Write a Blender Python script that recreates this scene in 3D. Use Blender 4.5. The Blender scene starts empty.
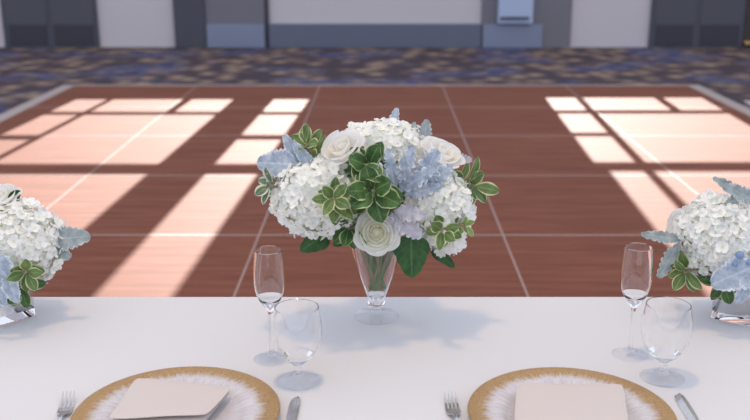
import bpy, math, random
from mathutils import Vector, Matrix

C = bpy.context.scene
COL = C.collection
R = math.radians

# ------------------------------------------------------------------ camera
CAM_H, FPX, PITCH, VPX = 1.44, 949.0, R(16.16), 381.0
cd = bpy.data.cameras.new('camera')
cam = bpy.data.objects.new('camera', cd)
COL.objects.link(cam)
cam.location = (0, 0, CAM_H)
cam.rotation_euler = (R(90) - PITCH, 0, 0)
cd.sensor_width = 36
cd.lens = FPX / 750 * 36
cd.shift_x = (375 - VPX) / 750
cd.dof.use_dof = True
cd.dof.focus_distance = 1.72
cd.dof.aperture_fstop = 4.6
C.camera = cam

# ------------------------------------------------------------------ light
w = bpy.data.worlds.new('world')
C.world = w
w.use_nodes = True
bg = w.node_tree.nodes['Background']
bg.inputs[0].default_value = (0.83, 0.88, 1.02, 1)
bg.inputs[1].default_value = 1.06

SUN_EL, SUN_SLOPE = R(24), 0.045 * 0.96      # sunlight falls towards the camera, drifting a little to the left
sl = bpy.data.lights.new('sun', 'SUN')
sun = bpy.data.objects.new('sun', sl)
COL.objects.link(sun)
sdir = Vector((-SUN_SLOPE, -1, -math.tan(SUN_EL))).normalized()
sun.rotation_euler = sdir.to_track_quat('-Z', 'Y').to_euler()
sun.location = (0, 16, 7)
sl.energy = 15.5
sl.angle = R(0.3)
sl.color = (1.0, 0.94, 0.88)

kl = bpy.data.lights.new('bounce_key', 'AREA')    # warm key light added for flash bounced overhead, not a room fixture
key = bpy.data.objects.new('bounce_key', kl)
COL.objects.link(key)
key.location = (-0.18, 1.38, 4.4)
key.rotation_euler = (Vector((0.0, 1.5, 0.8)) - key.location).to_track_quat('-Z', 'Y').to_euler()
kl.shape = 'DISK'
kl.size = 0.32
kl.energy = 34
kl.color = (1.0, 0.66, 0.32)

vs = C.view_settings
vs.view_transform = 'Standard'
vs.look = 'None'
vs.gamma = 1
vs.use_curve_mapping = False
vs.exposure = 0.08
C.cycles.use_denoising = True
C.cycles.transparent_max_bounces = 32
C.cycles.max_bounces = 14
C.cycles.caustics_refractive = True
C.cycles.sample_clamp_indirect = 6

# ------------------------------------------------------------------ measuring helpers
_M = cam.rotation_euler.to_matrix()
_R, _U, _F = _M @ Vector((1, 0, 0)), _M @ Vector((0, 1, 0)), _M @ Vector((0, 0, -1))
CAMP = Vector((0, 0, CAM_H))

def ray(px, py):
    return _F * FPX + _R * (px - VPX) - _U * (py - 210)

def at_z(px, py, z):
    d = ray(px, py)
    return CAMP + d * ((z - CAM_H) / d.z)

def at_y(px, py, y):
    d = ray(px, py)
    return CAMP + d * (y / d.y)

# ------------------------------------------------------------------ mesh helpers
class MB:
    def __init__(s):
        s.v, s.f, s.uv = [], [], []
    def add(s, p, uv=(0, 0)):
        s.v.append(tuple(p)); s.uv.append(uv)
        return len(s.v) - 1
    def box(s, a, b):
        x0, y0, z0 = a; x1, y1, z1 = b
        i = len(s.v)
        for z in (z0, z1):
            for x, y in ((x0, y0), (x1, y0), (x1, y1), (x0, y1)):
                s.add((x, y, z))
        for q in ((3, 2, 1, 0), (4, 5, 6, 7), (0, 1, 5, 4), (1, 2, 6, 5), (2, 3, 7, 6), (3, 0, 4, 7)):
            s.f.append(tuple(i + k for k in q))
    def grid(s, rows, closed=False):
        """rows of (point, uv)"""
        idx = [[s.add(p, uv) for p, uv in r] for r in rows]
        n = len(rows[0])
        for a, b in zip(idx, idx[1:]):
            for j in range(n if closed else n - 1):
                k = (j + 1) % n
                s.f.append((a[j], a[k], b[k], b[j]))
        return idx
    def lathe(s, prof, n=48, c=(0, 0, 0)):
        prev = None
        for r, z in prof:
            if r < 1e-6:
                cur = [s.add((c[0], c[1], c[2] + z))] 
            else:
                cur = [s.add((c[0] + r * math.cos(2 * math.pi * k / n), c[1] + r * math.sin(2 * math.pi * k / n), c[2] + z)) for k in range(n)]
            if prev:
                for k in range(n):
                    k2 = (k + 1) % n
                    if len(prev) == 1 and len(cur) > 1:
                        s.f.append((prev[0], cur[k2], cur[k]))
                    elif len(cur) == 1 and len(prev) > 1:
                        s.f.append((prev[k], prev[k2], cur[0]))
                    elif len(cur) > 1:
                        s.f.append((prev[k], prev[k2], cur[k2], cur[k]))
            prev = cur
    def tube(s, pts, rad, n=8):
        pts = [Vector(p) for p in pts]
        rows = []
        ref = Vector((0.31, 0.77, 0.2)).normalized()
        for i, p in enumerate(pts):
            t = (pts[min(i + 1, len(pts) - 1)] - pts[max(i - 1, 0)]).normalized()
            a = t.cross(ref).normalized()
            b = t.cross(a)
            r = rad[i] if isinstance(rad, (list, tuple)) else rad
            rows.append([(p + a * r * math.cos(2 * math.pi * k / n) + b * r * math.sin(2 * math.pi * k / n), (k / n, i / len(pts))) for k in range(n)])
        idx = s.grid(rows, True)
        s.f.append(tuple(reversed(idx[0])))
        s.f.append(tuple(idx[-1]))
    def build(s, name, mat, parent=None, origin=None, smooth=True, bevel=0, kind=None):
        o0 = Vector(origin) if origin is not None else (Vector(parent.location) if parent is not None else Vector((0, 0, 0)))
        if parent is not None and origin is None and parent.parent is not None:
            o0 = Vector(parent.parent.location)
        me = bpy.data.meshes.new(name)
        me.from_pydata([(Vector(p) - o0) for p in s.v], [], s.f)
        uvl = me.uv_layers.new(name='UVMap')
        for l in me.loops:
            uvl.data[l.index].uv = s.uv[l.vertex_index]
        if smooth:
            me.polygons.foreach_set('use_smooth', [True] * len(me.polygons))
        me.materials.append(mat)
        me.update()
        if smooth:
            me.set_sharp_from_angle(angle=R(38))
        o = bpy.data.objects.new(name, me)
        COL.objects.link(o)
        if parent is not None:
            o.parent = parent
        else:
            o.location = o0
        if bevel:
            b = o.modifiers.new('bevel', 'BEVEL')
            b.width = bevel; b.segments = 2; b.limit_method = 'ANGLE'
        if kind:
            o['kind'] = kind
        return o

def thing(name, label, cat, loc=(0, 0, 0), group=None, rz=0):
    o = bpy.data.objects.new(name, None)
    COL.objects.link(o)
    o.location = loc
    o.rotation_euler = (0, 0, rz)
    o.empty_display_size = 0.05
    return tag(o, label, cat, group)

def tag(o, label, cat, group=None, kind=None):
    o['label'] = label
    o['category'] = cat
    if group:
        o['group'] = group
    if kind:
        o['kind'] = kind
    return o

def dup(root, loc, label, group=None, rz=None):
    r = root.copy()
    COL.objects.link(r)
    r.location = loc
    if rz is not None:
        r.rotation_euler = (0, 0, rz)
    r['label'] = label
    if group:
        r['group'] = group
    for ch in list(root.children):
        c = ch.copy()
        COL.objects.link(c)
        c.parent = r
        for g in list(ch.children):
            d = g.copy()
            COL.objects.link(d)
            d.parent = c
    return r

# ------------------------------------------------------------------ materials
def mat(name):
    m = bpy.data.materials.new(name)
    m.use_nodes = True
    nt = m.node_tree
    return m, nt, nt.nodes['Principled BSDF'], nt.nodes['Material Output']

def simple(name, col, rough=0.5, metal=0.0, bump=0, bscale=200, spec=None):
    m, nt, b, out = mat(name)
    b.inputs['Base Color'].default_value = (*col, 1)
    b.inputs['Roughness'].default_value = rough
    b.inputs['Metallic'].default_value = metal
    if spec is not None:
        b.inputs['Specular IOR Level'].default_value = spec
    if bump:
        n = nt.nodes.new('ShaderNodeTexNoise'); n.inputs['Scale'].default_value = bscale
        tc = nt.nodes.new('ShaderNodeTexCoord')
        nt.links.new(tc.outputs['Object'], n.inputs['Vector'])
        bp = nt.nodes.new('ShaderNodeBump'); bp.inputs['Strength'].default_value = bump; bp.inputs['Distance'].default_value = 0.002
        nt.links.new(n.outputs['Fac'], bp.inputs['Height'])
        nt.links.new(bp.outputs[0], b.inputs['Normal'])
    return m

def ramp(nt, src, stops, interp='LINEAR'):
    r = nt.nodes.new('ShaderNodeValToRGB')
    r.color_ramp.interpolation = interp
    while len(r.color_ramp.elements) < len(stops):
        r.color_ramp.elements.new(0.5)
    for e, (p, c) in zip(r.color_ramp.elements, stops):
        e.position = p
        e.color = (*c, 1) if len(c) == 3 else c
    nt.links.new(src, r.inputs[0])
    return r

def mixc(nt, fac, a, b, mode='MIX'):
    x = nt.nodes.new('ShaderNodeMix'); x.data_type = 'RGBA'; x.blend_type = mode
    for sock, val in ((x.inputs[0], fac), (x.inputs[6], a), (x.inputs[7], b)):
        if hasattr(val, 'is_linked') or hasattr(val, 'links'):
            nt.links.new(val, sock)
        elif isinstance(val, (int, float)):
            sock.default_value = val
        else:
            sock.default_value = (*val, 1)
    return x.outputs[2]

def math_(nt, op, a, b=None, clamp=False):
    x = nt.nodes.new('ShaderNodeMath'); x.operation = op; x.use_clamp = clamp
    for sock, val in ((x.inputs[0], a), (x.inputs[1], b)):
        if val is None:
            continue
        if isinstance(val, (int, float)):
            sock.default_value = val
        else:
            nt.links.new(val, sock)
    return x.outputs[0]

def noise(nt, vec, scale, detail=2, rough=0.5):
    n = nt.nodes.new('ShaderNodeTexNoise')
    n.inputs['Scale'].default_value = scale
    n.inputs['Detail'].default_value = detail
    n.inputs['Roughness'].default_value = rough
    nt.links.new(vec, n.inputs['Vector'])
    return n.outputs['Fac']

def objcoord(nt, scale=(1, 1, 1)):
    tc = nt.nodes.new('ShaderNodeTexCoord')
    mp = nt.nodes.new('ShaderNodeMapping')
    mp.inputs['Scale'].default_value = scale
    nt.links.new(tc.outputs['Object'], mp.inputs[0])
    return mp.outputs[0]

# mahogany dance floor: fine grain streaks running along x
def mat_wood():
    m, nt, b, out = mat('mahogany_laminate')
    v1 = objcoord(nt, (0.8, 14, 1))
    v2 = objcoord(nt, (2.5, 75, 1))
    g = mixc(nt, 0.5, noise(nt, v1, 1.6, 3), noise(nt, v2, 1.5, 3))
    r = ramp(nt, g, [(0.33, (0.118, 0.035, 0.017)), (0.50, (0.195, 0.062, 0.033)), (0.66, (0.255, 0.095, 0.054))])
    sep = nt.nodes.new('ShaderNodeSeparateXYZ')
    nt.links.new(objcoord(nt), sep.inputs[0])
    st = math_(nt, 'FRACT', math_(nt, 'MULTIPLY', sep.outputs[1], 1 / 0.1017))
    line = math_(nt, 'LESS_THAN', st, 0.045)
    c = mixc(nt, math_(nt, 'MULTIPLY', line, 0.35), r.outputs[0], (0.10, 0.03, 0.02))
    nt.links.new(c, b.inputs['Base Color'])
    b.inputs['Roughness'].default_value = 0.78
    b.inputs['Specular IOR Level'].default_value = 0.30
    return m

def mat_carpet():
    m, nt, b, out = mat('patterned_carpet')
    v = objcoord(nt)
    big = noise(nt, objcoord(nt, (1.0, 1.25, 1)), 0.95, 2, 0.55)
    mask = ramp(nt, big, [(0.41, (0, 0, 0)), (0.47, (1, 1, 1))]).outputs[0]
    vo = nt.nodes.new('ShaderNodeTexVoronoi'); vo.inputs['Scale'].default_value = 4.2
    nt.links.new(objcoord(nt, (1.0, 0.85, 1)), vo.inputs['Vector'])
    brown = ramp(nt, vo.outputs['Distance'], [(0.10, (0.36, 0.27, 0.19)), (0.34, (0.20, 0.140, 0.115)), (0.60, (0.075, 0.058, 0.070))]).outputs[0]
    n2 = noise(nt, v, 5.0, 3, 0.6)
    blue = ramp(nt, n2, [(0.35, (0.050, 0.052, 0.110)), (0.48, (0.085, 0.090, 0.175)), (0.62, (0.20, 0.155, 0.140))]).outputs[0]
    c = mixc(nt, mask, blue, brown)
    nt.links.new(c, b.inputs['Base Color'])
    b.inputs['Roughness'].default_value = 0.95
    b.inputs['Specular IOR Level'].default_value = 0.1
    return m

def mat_petal(name, tip, base, transl=0.3, power=0.5, rough=0.7):
    m, nt, b, out = mat(name)
    uv = nt.nodes.new('ShaderNodeUVMap')
    sep = nt.nodes.new('ShaderNodeSeparateXYZ')
    nt.links.new(uv.outputs[0], sep.inputs[0])
    r = ramp(nt, sep.outputs[1], [(0.0, base), (power, tip)])
    b.inputs['Roughness'].default_value = rough
    b.inputs['Specular IOR Level'].default_value = 0.2
    nt.links.new(r.outputs[0], b.inputs['Base Color'])
    t = nt.nodes.new('ShaderNodeBsdfTranslucent')
    nt.links.new(r.outputs[0], t.inputs[0])
    mx = nt.nodes.new('ShaderNodeMixShader'); mx.inputs[0].default_value = transl
    nt.links.new(b.outputs[0], mx.inputs[1]); nt.links.new(t.outputs[0], mx.inputs[2])
    nt.links.new(mx.outputs[0], out.inputs[0])
    return m

def mat_leaf(name, mid, dark, edge, margin=0.7, vein=0.0, transl=0.2, rough=0.45, nscale=60, bump=0.0):
    """leaf blade: uv.x across (0..1), uv.y along"""
    m, nt, b, out = mat(name)
    uv = nt.nodes.new('ShaderNodeUVMap')
    sep = nt.nodes.new('ShaderNodeSeparateXYZ')
    nt.links.new(uv.outputs[0], sep.inputs[0])
    a = math_(nt, 'ABSOLUTE', math_(nt, 'SUBTRACT', math_(nt, 'MULTIPLY', sep.outputs[0], 2.0), 1.0))
    n = noise(nt, objcoord(nt), nscale, 2)
    base = ramp(nt, n, [(0.35, dark), (0.65, mid)]).outputs[0]
    e = math_(nt, 'ADD', a, math_(nt, 'MULTIPLY', math_(nt, 'SUBTRACT', n, 0.5), 0.5))
    em = ramp(nt, e, [(margin, (0, 0, 0)), (min(1, margin + 0.08), (1, 1, 1))]).outputs[0]
    c = mixc(nt, em, base, edge) if margin < 1 else base
    if vein:
        vm = ramp(nt, a, [(0.03, (1, 1, 1)), (0.09, (0, 0, 0))]).outputs[0]
        c = mixc(nt, math_(nt, 'MULTIPLY', vm, vein), c, edge)
        # side veins
        sv = math_(nt, 'FRACT', math_(nt, 'ADD', math_(nt, 'MULTIPLY', sep.outputs[1], 7.0), math_(nt, 'MULTIPLY', a, -2.0)))
        svm = ramp(nt, math_(nt, 'ABSOLUTE', math_(nt, 'SUBTRACT', sv, 0.5)), [(0.03, (1, 1, 1)), (0.09, (0, 0, 0))]).outputs[0]
        c = mixc(nt, math_(nt, 'MULTIPLY', svm, vein * 0.4), c, edge)
    nt.links.new(c, b.inputs['Base Color'])
    b.inputs['Roughness'].default_value = rough
    b.inputs['Specular IOR Level'].default_value = 0.35
    if bump:
        bp = nt.nodes.new('ShaderNodeBump'); bp.inputs['Strength'].default_value = bump; bp.inputs['Distance'].default_value = 0.002
        nt.links.new(noise(nt, objcoord(nt), 350, 3), bp.inputs['Height'])
        nt.links.new(bp.outputs[0], b.inputs['Normal'])
    t = nt.nodes.new('ShaderNodeBsdfTranslucent')
    nt.links.new(c, t.inputs[0])
    mx = nt.nodes.new('ShaderNodeMixShader'); mx.inputs[0].default_value = transl
    nt.links.new(b.outputs[0], mx.inputs[1]); nt.links.new(t.outputs[0], mx.inputs[2])
    nt.links.new(mx.outputs[0], out.inputs[0])
    return m

def mat_thin_glass(name='thin_glass', tint=(0.985, 0.985, 0.985), f0=0.035, fmax=0.75, power=3.2):
    m, nt, b, out = mat(name)
    nt.nodes.remove(b)
    lw = nt.nodes.new('ShaderNodeLayerWeight'); lw.inputs[0].default_value = 0.5
    p = math_(nt, 'POWER', lw.outputs['Facing'], power)
    fac = math_(nt, 'ADD', math_(nt, 'MULTIPLY', p, fmax), f0, True)
    tr = nt.nodes.new('ShaderNodeBsdfTransparent'); tr.inputs[0].default_value = (*tint, 1)
    gl = nt.nodes.new('ShaderNodeBsdfGlossy'); gl.inputs['Roughness'].default_value = 0.02
    gl.inputs[0].default_value = (0.9, 0.92, 0.95, 1)
    mx = nt.nodes.new('ShaderNodeMixShader')
    nt.links.new(fac, mx.inputs[0]); nt.links.new(tr.outputs[0], mx.inputs[1]); nt.links.new(gl.outputs[0], mx.inputs[2])
    nt.links.new(mx.outputs[0], out.inputs[0])
    return m

def mat_glass(name, ior=1.47, col=(0.97, 0.98, 0.985), rough=0.0):
    m, nt, b, out = mat(name)
    nt.nodes.remove(b)
    g = nt.nodes.new('ShaderNodeBsdfGlass')
    g.inputs['IOR'].default_value = ior
    g.inputs['Color'].default_value = (*col, 1)
    g.inputs['Roughness'].default_value = rough
    nt.links.new(g.outputs[0], out.inputs[0])
    return m

def mat_charger():
    m, nt, b, out = mat('gold_rimmed_glass')
    v = objcoord(nt)
    sep = nt.nodes.new('ShaderNodeSeparateXYZ'); nt.links.new(v, sep.inputs[0])
    r = math_(nt, 'SQRT', math_(nt, 'ADD', math_(nt, 'MULTIPLY', sep.outputs[0], sep.outputs[0]), math_(nt, 'MULTIPLY', sep.outputs[1], sep.outputs[1])))
    ang = math_(nt, 'ARCTAN2', sep.outputs[1], sep.outputs[0])
    cmb = nt.nodes.new('ShaderNodeCombineXYZ')
    nt.links.new(math_(nt, 'MULTIPLY', ang, 34.0), cmb.inputs[0])
    nt.links.new(math_(nt, 'MULTIPLY', r, 14.0), cmb.inputs[1])
    streak = noise(nt, cmb.outputs[0], 1.0, 3, 0.65)
    e = math_(nt, 'ADD', r, math_(nt, 'MULTIPLY', math_(nt, 'SUBTRACT', streak, 0.5), 0.050))
    gold = ramp(nt, math_(nt, 'MULTIPLY', e, 5.0), [(0.590, (0, 0, 0)), (0.655, (1, 1, 1))]).outputs[0]
    fine = noise(nt, v, 420, 2)
    gc = ramp(nt, fine, [(0.3, (0.36, 0.205, 0.08)), (0.7, (0.60, 0.375, 0.165))]).outputs[0]
    wc = ramp(nt, streak, [(0.3, (0.50, 0.46, 0.475)), (0.65, (0.66, 0.63, 0.635))]).outputs[0]
    nt.links.new(mixc(nt, gold, wc, gc), b.inputs['Base Color'])
    nt.links.new(math_(nt, 'MULTIPLY', gold, 0.72), b.inputs['Metallic'])
    nt.links.new(ramp(nt, gold, [(0, (0.22,) * 3), (1, (0.36,) * 3)]).outputs[0], b.inputs['Roughness'])
    bp = nt.nodes.new('ShaderNodeBump'); bp.inputs['Strength'].default_value = 0.35; bp.inputs['Distance'].default_value = 0.002
    nt.links.new(mixc(nt, 0.5, streak, fine), bp.inputs['Height'])
    nt.links.new(bp.outputs[0], b.inputs['Normal'])
    return m

def mat_cloth(name, col, sc=900, bump=0.08):
    m, nt, b, out = mat(name)
    b.inputs['Base Color'].default_value = (*col, 1)
    b.inputs['Roughness'].default_value = 0.9
    b.inputs['Specular IOR Level'].default_value = 0.1
    b.inputs['Sheen Weight'].default_value = 0.1
    bp = nt.nodes.new('ShaderNodeBump'); bp.inputs['Strength'].default_value = bump; bp.inputs['Distance'].default_value = 0.01
    h = mixc(nt, 0.15, noise(nt, objcoord(nt, (1, 2.2, 1)), 6, 2), noise(nt, objcoord(nt), sc, 1))
    nt.links.new(h, bp.inputs['Height'])
    nt.links.new(bp.outputs[0], b.inputs['Normal'])
    return m

WOOD = mat_wood()
CARPET = mat_carpet()
SEAM = simple('aluminium_seam', (0.36, 0.25, 0.22), 0.6, 0.0)
EDGING = simple('brushed_aluminium_edging', (0.44, 0.37, 0.335), 0.5, 0.1)
WALL = simple('pale_wall_fabric', (0.62, 0.575, 0.60), 0.85, bump=0.2, bscale=300)
DARK = simple('charcoal_door_paint', (0.072, 0.075, 0.10), 0.6)
MIDGREY = simple('grey_ribbed_panel', (0.185, 0.18, 0.21), 0.6)
KICKD = simple('dark_kick_plate', (0.042, 0.042, 0.060), 0.4)
STEEL = simple('steel_kick_plate', (0.25, 0.29, 0.40), 0.35, 0.2)
STEELD = simple('dull_steel_skirting', (0.145, 0.165, 0.235), 0.4, 0.2)
BROWN = simple('dark_brown_panel', (0.05, 0.035, 0.03), 0.6)
BRASS = simple('brass', (0.75, 0.52, 0.22), 0.3, 1)
PALEBLUE = simple('pale_blue_enamel', (0.44, 0.53, 0.72), 0.4)
FRAME = simple('window_frame_paint', (0.35, 0.35, 0.36), 0.6)
WINGLASS = mat_thin_glass('window_glass', (0.99, 0.99, 0.99), 0.02, 0.3, 4)
CLOTH = mat_cloth('white_table_linen', (0.665, 0.655, 0.665))
LAMIN = simple('folding_table_laminate', (0.45, 0.42, 0.38), 0.6)
LEGMETAL = simple('grey_steel_leg', (0.25, 0.25, 0.26), 0.4, 0.7)
NAPKIN = mat_cloth('cream_napkin_linen', (0.61, 0.545, 0.515), 700, 0.06)
THIN = mat_thin_glass('thin_foot_glass', (0.985, 0.985, 0.99), 0.018, 0.95, 5.5)
CHARGER = mat_charger()
SILVER = simple('polished_cutlery_steel', (0.60, 0.58, 0.57), 0.14, 1)
SOLID = mat_glass('solid_glass', 1.45, (0.997, 0.997, 0.998))
FOOTV = mat_thin_glass('vase_foot_glass', (0.98, 0.983, 0.988), 0.02, 0.95, 5.0)
THINVASE = mat_thin_glass('thin_vase_glass', (0.975, 0.98, 0.98), 0.03, 0.6, 3.2)
WATER = mat_glass('water', 1.33, (0.98, 0.985, 0.97))

HYD = mat_petal('hydrangea_petal', (0.96, 0.96, 0.935), (0.80, 0.83, 0.58), 0.30, 0.34)
HYDCORE = simple('hydrangea_pedicel_green', (0.70, 0.74, 0.52), 0.8)
ROSE = mat_petal('white_rose_petal', (0.95, 0.95, 0.93), (0.78, 0.77, 0.50), 0.45, 0.45)
CREAM = mat_petal('cream_rose_petal', (0.95, 0.94, 0.925), (0.84, 0.80, 0.66), 0.45, 0.45)
STEM = simple('flower_stem_green', (0.16, 0.26, 0.09), 0.5)
WOODSTEM = simple('woody_stem_tan', (0.34, 0.26, 0.17), 0.6)
PITTO = mat_leaf('variegated_green_leaf', (0.085, 0.185, 0.050), (0.035, 0.095, 0.026), (0.50, 0.56, 0.30), 0.84, 0.25)
PITTOL = mat_leaf('lime_variegated_leaf', (0.25, 0.37, 0.10), (0.15, 0.25, 0.06), (0.62, 0.66, 0.32), 0.80, 0.25)
PITTOG = mat_leaf('sage_variegated_leaf', (0.19, 0.27, 0.15), (0.10, 0.17, 0.09), (0.68, 0.70, 0.58), 0.55, 0.25)
PITTOM = mat_leaf('mid_green_variegated_leaf', (0.17, 0.26, 0.085), (0.09, 0.16, 0.045), (0.62, 0.65, 0.36), 0.78, 0.25)
SALAL = mat_leaf('dark_green_leaf', (0.045, 0.130, 0.034), (0.024, 0.080, 0.022), (0.12, 0.24, 0.08), 1.0, 0.5)
DUSTY = mat_leaf('dusty_blue_felt_leaf', (0.51, 0.58, 0.665), (0.34, 0.41, 0.51), (0.72, 0.76, 0.81), 0.80, 0.45, 0.12, 0.9, 90, 0.3)
DUSTYP = mat_leaf('pale_lilac_felt_leaf', (0.62, 0.60, 0.65), (0.48, 0.47, 0.53), (0.74, 0.74, 0.78), 0.86, 0.45, 0.12, 0.9, 90, 0.3)
DUSTYG = mat_leaf('grey_green_felt_leaf', (0.40, 0.45, 0.45), (0.28, 0.34, 0.35), (0.60, 0.64, 0.63), 0.86, 0.4, 0.12, 0.9, 90, 0.3)
BERRY = simple('blue_grey_berry', (0.20, 0.30, 0.48), 0.6)

# ------------------------------------------------------------------ setting: carpet, far wall
m = MB(); m.box((-15, -4, -0.1), (15, 12.94, -0.018)); m.build('floor', CARPET, kind='structure', smooth=False)

WY, WTH = 12.94, 0.08
T = math.tan(SUN_EL)
def sill(y, head=False):
    """height on the wall whose shadow falls on picture row y"""
    d = ((FPX * CAM_H / math.cos(PITCH)) / (y + 65) - CAM_H * math.sin(PITCH)) / math.cos(PITCH) - 0.06
    return (WY + (WTH if head else 0) - d) * T
def rows_(ys):
    return [(sill(a_), sill(b_, True)) for a_, b_ in ys]
ROWSETS = [rows_([(98.3, 110.5), (113.5, 133.2), (138.0, 161.7), (172.0, 345)]),
           rows_([(96.6, 109.0), (112.3, 131.0), (134.8, 160.0), (168.8, 345)])]
# window groups: left edges of the narrow, wide, medium and single lights (metres on the wall)
groups = [[(-2.60, -2.295), (-2.26, -1.60), (-1.545, -1.145), (-0.80, -0.455)],
          [(1.69, 1.985), (2.03, 2.71), (2.77, 3.15), (3.49, 3.82)]]
holes = []
for g, ROWS in zip(groups, ROWSETS):
    a, b, c, d = g
    for i, (z0, z1) in enumerate(ROWS):
        if i in (0, 3):
            if i == 0:
                for s in (a, b, c):
                    holes.append((s[0], s[1], z0, z1))
            else:
                holes.append((a[0] + (0.06 if g is groups[1] else 0), a[1], z0, z1))
                holes.append((b[0], c[1], z0, z1))
        else:
            holes.append((a[0], a[1], z0, z1))
            if i == 1:
                holes.append((b[0], c[1], z0, ROWS[2][1]))
        holes.append((d[0], d[1], z0, z1))
xs = sorted({-15.0, 15.0} | {h[0] for h in holes} | {h[1] for h in holes})
zs = sorted({-0.018, 6.4} | {h[2] for h in holes} | {h[3] for h in holes})
m = MB()
ny = (WY, WY + WTH)
def is_hole(x, z):
    return any(h[0] < x < h[1] and h[2] < z < h[3] for h in holes)
cell = [[not is_hole((x0 + x1) / 2, (z0 + z1) / 2) for z0, z1 in zip(zs, zs[1:])] for x0, x1 in zip(xs, xs[1:])]
vi = {}
def wv(i, k, y):
    if (i, k, y) not in vi:
        vi[(i, k, y)] = m.add((xs[i], ny[y], zs[k]))
    return vi[(i, k, y)]
nx_, nz_ = len(xs) - 1, len(zs) - 1
for i in range(nx_):
    for k in range(nz_):
        if not cell[i][k]:
            continue
        m.f.append((wv(i, k, 0), wv(i + 1, k, 0), wv(i + 1, k + 1, 0), wv(i, k + 1, 0)))
        m.f.append((wv(i, k + 1, 1), wv(i + 1, k + 1, 1), wv(i + 1, k, 1), wv(i, k, 1)))
        for di, dk, e in ((-1, 0, ((i, k), (i, k + 1))), (1, 0, ((i + 1, k + 1), (i + 1, k))), (0, -1, ((i + 1, k), (i, k))), (0, 1, ((i, k + 1), (i + 1, k + 1)))):
            a_, b_ = i + di, k + dk
            if 0 <= a_ < nx_ and 0 <= b_ < nz_ and cell[a_][b_]:
                continue
            m.f.append((wv(*e[0], 0), wv(*e[1], 0), wv(*e[1], 1), wv(*e[0], 1)))
m.build('wall_back', WALL, kind='structure', smooth=False)
for n, g in enumerate(groups):
    x0, x1 = g[0][0] - 0.08, g[3][1] + 0.08
    fr = MB()
    for h in holes:
        if not (x0 < h[0] < x1):
            continue
        t = 0.012
        for bx in (((h[0], h[2]), (h[0] + t, h[3])), ((h[1] - t, h[2]), (h[1], h[3])), ((h[0], h[2]), (h[1], h[2] + t)), ((h[0], h[3] - t), (h[1], h[3]))):
            fr.box((bx[0][0], WY + 0.02, bx[0][1]), (bx[1][0], WY + 0.05, bx[1][1]))
    fo = fr.build('window_%d' % (n + 1), FRAME, smooth=False, kind='structure')
    gl = MB()
    for h in holes:
        if x0 < h[0] < x1:
            gl.box((h[0], WY + 0.033, h[2]), (h[1], WY + 0.037, h[3]))
    gl.build('pane', WINGLASS, fo, smooth=False)

# bottom of the far wall, left to right
def wx(px):
    return (px - 381) * 0.01351
def wbox(name, mt, x0, x1, z0, z1, d0, parent=None, kind='structure', d1=0.0):
    z0 = z0 or -0.018
    b = MB(); b.box((x0, WY - d0, z0), (x1, WY - d1, z1))
    return b.build(name, mt, parent, smooth=False, bevel=0.006, kind=kind)

def double_door(name, x0, x1):
    mid = (x0 + x1) / 2
    d = wbox(name, DARK, x0, x1, 0.0, 1.75, 0.05)
    for a_, b_ in ((x0 + 0.08, mid - 0.05), (mid + 0.05, x1 - 0.06)):
        wbox('kick_plate', KICKD, a_, b_, 0.02, 0.29, 0.062, d, kind=None, d1=0.051)
        lf = MB(); lf.box((a_ - 0.02, WY - 0.058, 0.29), (b_ + 0.02, WY - 0.051, 1.70))
        lf.build('door_leaf', simple('door_leaf_grey', (0.082, 0.085, 0.105), 0.6), d, smooth=False)
    return d
double_door('door_1', wx(6), wx(100))
double_door('door_2', wx(648), wx(741))
wbox('trim_1', DARK, wx(176), wx(207), 0, 1.7, 0.07)
t2 = wbox('trim_2', MIDGREY, wx(207.2), wx(266), 0, 1.7, 0.04)
b = MB(); b.box((wx(208), WY - 0.075, -0.018), (wx(265.5), WY - 0.041, 0.29)); b.build('kick_plate', STEEL, t2, smooth=False, bevel=0.006)
wbox('trim_3', KICKD, wx(266.2), wx(270), 0, 1.7, 0.05)
wbox('baseboard_back', STEELD, wx(270.2), wx(480), 0, 0.30, 0.08)
t4 = wbox('trim_4', MIDGREY, wx(480.5), wx(569.5), 0, 1.7, 0.05)
b = MB(); b.box((wx(482), WY - 0.085, -0.018), (wx(541), WY - 0.051, 0.29)); b.build('kick_plate', STEEL, t4, smooth=False, bevel=0.006)
wbox('trim_5', BROWN, wx(741.5), wx(790), 0, 1.7, 0.05)
bx_ = thing('wall_cabinet', 'pale blue metal box on the far wall above the steel kick plate', 'wall cabinet', (wx(514), WY - 0.051, 0.31))
b = MB(); b.box((wx(496), WY - 0.16, 0.31), (wx(530), WY - 0.0515, 1.1)); b.build('cabinet_body', PALEBLUE, bx_, smooth=False, bevel=0.008)
b = MB(); b.box((wx(498), WY - 0.20, 0.37), (wx(526), WY - 0.161, 0.40)); b.build('ledge', KICKD, bx_, smooth=False, bevel=0.004)
b = MB(); b.box((wx(741.6), WY - 0.10, 0.02), (wx(752), WY - 0.051, 0.07)); tag(b.build('brass_bar', BRASS, None, (wx(745), WY - 0.07, 0.02), smooth=False, bevel=0.01), 'small brass bar low on the brown wall end, right edge of the photo', 'brass bar')

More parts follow.
